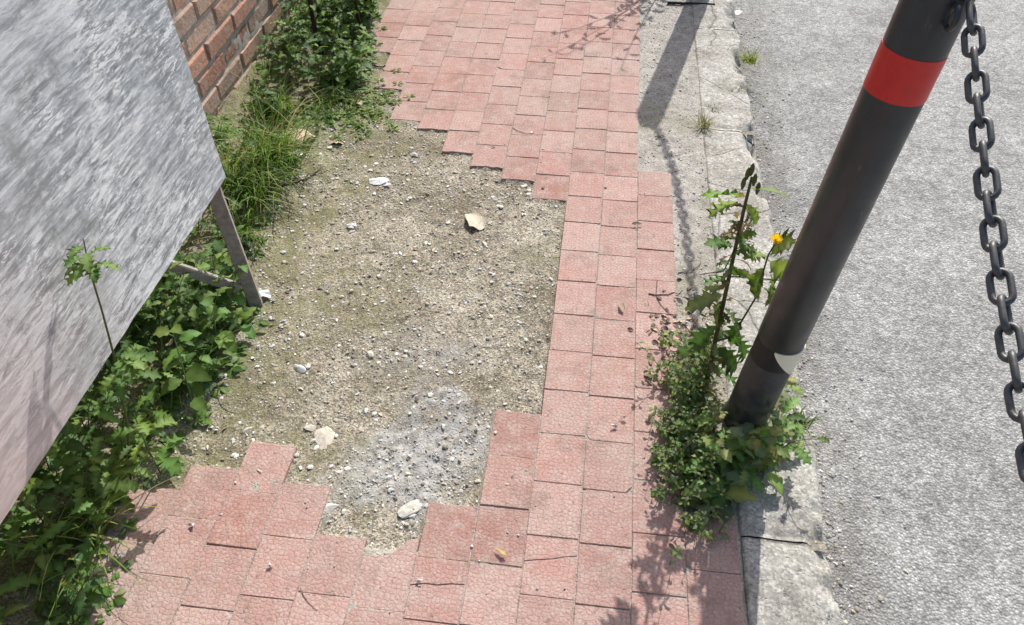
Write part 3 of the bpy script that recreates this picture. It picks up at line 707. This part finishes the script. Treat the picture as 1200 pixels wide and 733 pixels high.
# ------------------------------------------------------------ chains
def link_mesh(mb,c,t,side,Lo=.054,Wo=.031,r=.0045):
    R_=Wo/2-r; hl=Lo/2-r-R_; pts=[]
    for i in range(9):
        a=-math.pi/2+math.pi*i/8; pts.append((hl+R_*math.cos(a),R_*math.sin(a)))
    for i in range(9):
        a=math.pi/2+math.pi*i/8; pts.append((-hl+R_*math.cos(a),R_*math.sin(a)))
    P=[c+t*p[0]+side*p[1] for p in pts]; n=len(P); nrm=t.cross(side); vs=[];fs=[]
    for i in range(n):
        tg=(P[(i+1)%n]-P[i-1]).normalized(); b=nrm; o=tg.cross(b)
        for k in range(8):
            a=2*math.pi*k/8; vs.append(P[i]+(o*math.cos(a)+b*math.sin(a))*r)
    for i in range(n):
        for k in range(8):
            fs.append((i*8+k,i*8+(k+1)%8,((i+1)%n)*8+(k+1)%8,((i+1)%n)*8+k))
    mb.add(vs,fs,(.1,.1,.1))
def chain(a,b,sag,bow=0):
    mb=MB(); N_=400; pts=[]
    for i in range(N_+1):
        t=i/N_; p=a.lerp(b,t); p.z-=4*sag*t*(1-t); p.x+=bow*4*t*(1-t); pts.append(p)
    acc=0; pitch=.0375; k=0; nxt=pitch/2
    for i in range(N_):
        s=(pts[i+1]-pts[i]).length
        while acc+s>=nxt:
            f=(nxt-acc)/s; c=pts[i].lerp(pts[i+1],f); t=(pts[i+1]-pts[i]).normalized()
            s0=t.cross(Vector((1,0,0))).normalized(); ang=math.radians(35+(90 if k%2 else 0)+random.uniform(-9,9))
            side=Quaternion(t,ang)@s0; link_mesh(mb,c,t,side); k+=1; nxt+=pitch
        acc+=s
    return mb.obj('chain',M_chain,True)
tx=PX+math.sin(LEAN[0])*1.0
chain(Vector((tx+.028,PY-.055,1.0+.01)),Vector((PX+.055,PY-SP+.06,1.01)),.325,.012)
chain(Vector((tx+.006,PY+.06,1.0)),Vector((PX+.026,PY+SP-.06,1.01)),.31)

# ------------------------------------------------------------ timber sign panel
sb=bpy.data.objects.new('wooden_sign_board',None); scene.collection.objects.link(sb)
bx=-.862; y0,y1=-.25,1.505; z0,z1=.392,1.62; la=math.radians(2.2)
def obox(name,c,sx,sy,szz,rot,mat,col,parent,bev=.003):
    bm=bmesh.new(); bmesh.ops.create_cube(bm,size=1)
    for v in bm.verts: v.co=Vector((v.co.x*sx,v.co.y*sy,v.co.z*szz))
    bmesh.ops.bevel(bm,geom=bm.edges[:],offset=bev,segments=2,affect='EDGES')
    me=bpy.data.meshes.new(name)
    for v in bm.verts: v.co=rot@v.co+Vector(c)
    bm.to_mesh(me); bm.free()
    a=me.color_attributes.new('Col','FLOAT_COLOR','POINT'); a.data.foreach_set('color',[*col,1]*len(me.vertices))
    ob=bpy.data.objects.new(name,me); scene.collection.objects.link(ob); me.materials.append(mat); ob.parent=parent; return ob
hh=(z1-z0); nyy,nzz=150,100
Yv=np.linspace(y0,y1,nyy); Zv=np.linspace(0,hh,nzz); Yg,Zg=np.meshgrid(Yv,Zv)
warp=(fbm(Yg,Zg,1.3,500,2)-.5)*.012
edn=(fbm(Yg,Zg*0+1,14,510,3)-.5)*.008; edz=(fbm(Yg*0+2,Zg,14,520,3)-.5)*.007
Z2=Zg+edn*(Zg<.02)-.0; Y2=Yg+edz*(Yg>y1-.02)
def topan(dx,Y,Z):
    x=dx*math.cos(la)-Z*math.sin(la)+bx; z=dx*math.sin(la)+Z*math.cos(la)+z0
    return np.stack([x,Y,z],-1).reshape(-1,3)
A=topan(warp,Y2,Z2); B=topan(warp-.014,Y2,Z2); n0=len(A); gf=gridfaces(nyy,nzz)
rim=[]
idx=np.arange(n0).reshape(nzz,nyy)
for line in (idx[0],idx[-1][::-1],idx[:,-1],idx[:,0][::-1]):
    for i in range(len(line)-1): rim.append((line[i+1],line[i],line[i]+n0,line[i+1]+n0))
fastmesh('panel',np.concatenate([A,B]),np.concatenate([gf,gf[:,::-1]+n0,np.array(rim)]),None,M_board,False,sb)
wc=(.24,.21,.18)
def beam(name,a,b,w,d,col=wc):
    a=Vector(a);b=Vector(b); t=(b-a); q=t.to_track_quat('Z','Y').to_matrix(); obox(name,(a+b)/2,w,d,t.length,q,M_wood,col,sb,.002)
beam('leg_1',(-.870,1.482,-.01),(-.905,1.470,.80),.020,.034,(.30,.27,.24))
beam('leg_2',(-.890,.20,-.01),(-.910,.20,.75),.022,.034)
beam('brace',(-.893,1.462,.07),(-1.10,1.30,.34),.016,.026,(.32,.29,.26))
beam('rear_leg',(-1.25,1.42,.0),(-.99,1.40,1.3),.03,.03)
beam('rear_leg_2',(-1.25,.2,.0),(-.99,.2,1.3),.03,.03)
beam('bottom_rail',(-.914,-.2,.45),(-.914,1.44,.45),.02,.04)

# ------------------------------------------------------------ brick wall
bw=bpy.data.objects.new('brick_wall',None); scene.collection.objects.link(bw)
mb=MB(); xw=-1.335; bh,bl,jt=.062,.225,.013
for r in range(24):
    z=-.05+r*(bh+jt); off=(bl+jt)/2*(r%2)
    y=-1.0-off
    while y<6.5:
        px=random.uniform(-.005,.005); k=random.uniform(.8,1.3)
        c=random.choice([(.45,.24,.17),(.49,.29,.21),(.41,.21,.15),(.47,.31,.23),(.40,.27,.21)]); c=tuple(q*k for q in c)
        x1=xw+px; b=.006; ya,yb,za,zb=y,y+bl,z,z+bh; j=lambda: random.uniform(-.003,.003)
        vs=[(x1-.06,ya,za),(x1-.06,yb,za),(x1-.06,yb,zb),(x1-.06,ya,zb),
            (x1-b,ya+j(),za+j()),(x1-b,yb+j(),za+j()),(x1-b,yb+j(),zb+j()),(x1-b,ya+j(),zb+j()),
            (x1,ya+b+j(),za+b+j()),(x1,yb-b+j(),za+b+j()),(x1,yb-b+j(),zb-b+j()),(x1,ya+b+j(),zb-b+j())]
        fs=[]
        for q in (0,4):
            for i in range(4): fs.append((q+i,q+(i+1)%4,q+4+(i+1)%4,q+4+i))
        fs.append((8,9,10,11)); mb.add(vs,fs,c); y+=bl+jt
mb.obj('bricks',M_brick,False,bw)
mo=mat_plain('mortar_mix',(.42,.39,.34),.95,0,70,.45)
ys=np.arange(-1.05,6.6,.02); zs=np.arange(-.15,1.76,.02); Yg,Zg=np.meshgrid(ys,zs)
Xg=xw-.006+(fbm(Yg,Zg,25,400,3)-.5)*.016
fastmesh('mortar_face',np.stack([Xg,Yg,Zg],-1).reshape(-1,3),gridfaces(len(ys),len(zs)),None,mo,True,bw)
obox('wall_core',(xw-.14,2.75,.81),.22,7.5,1.86,Matrix.Identity(3),mo,(1,1,1),bw,.004)

# ------------------------------------------------------------ light, camera
el=math.radians(42); az=math.radians(12)
S=Vector((math.sin(az)*math.cos(el),math.cos(az)*math.cos(el),math.sin(el)))
sl=bpy.data.lights.new('sun','SUN'); sl.energy=5.0; sl.angle=math.radians(.5); sl.color=(1,.97,.92)
so=bpy.data.objects.new('sun',sl); scene.collection.objects.link(so); so.rotation_euler=(-S).to_track_quat('-Z','Y').to_euler(); so.location=(2,6,6)
w=bpy.data.worlds.new('World'); scene.world=w; w.use_nodes=True; nt=w.node_tree
sk=nt.nodes.new('ShaderNodeTexSky'); sk.sky_type='NISHITA'; sk.sun_disc=False; sk.sun_elevation=el; sk.sun_rotation=az; sk.dust_density=3.0
nt.links.new(sk.outputs[0],nt.nodes['Background'].inputs[0]); nt.nodes['Background'].inputs[1].default_value=.15
cam=bpy.data.cameras.new('camera'); cam.lens=36*F/1200; cam.sensor_width=36; cam.clip_end=600; cam.clip_start=.02
co=bpy.data.objects.new('camera',cam); scene.collection.objects.link(co); co.location=(0,0,CAMH)
co.rotation_euler=(math.pi/2-TH,0,YAW); scene.camera=co
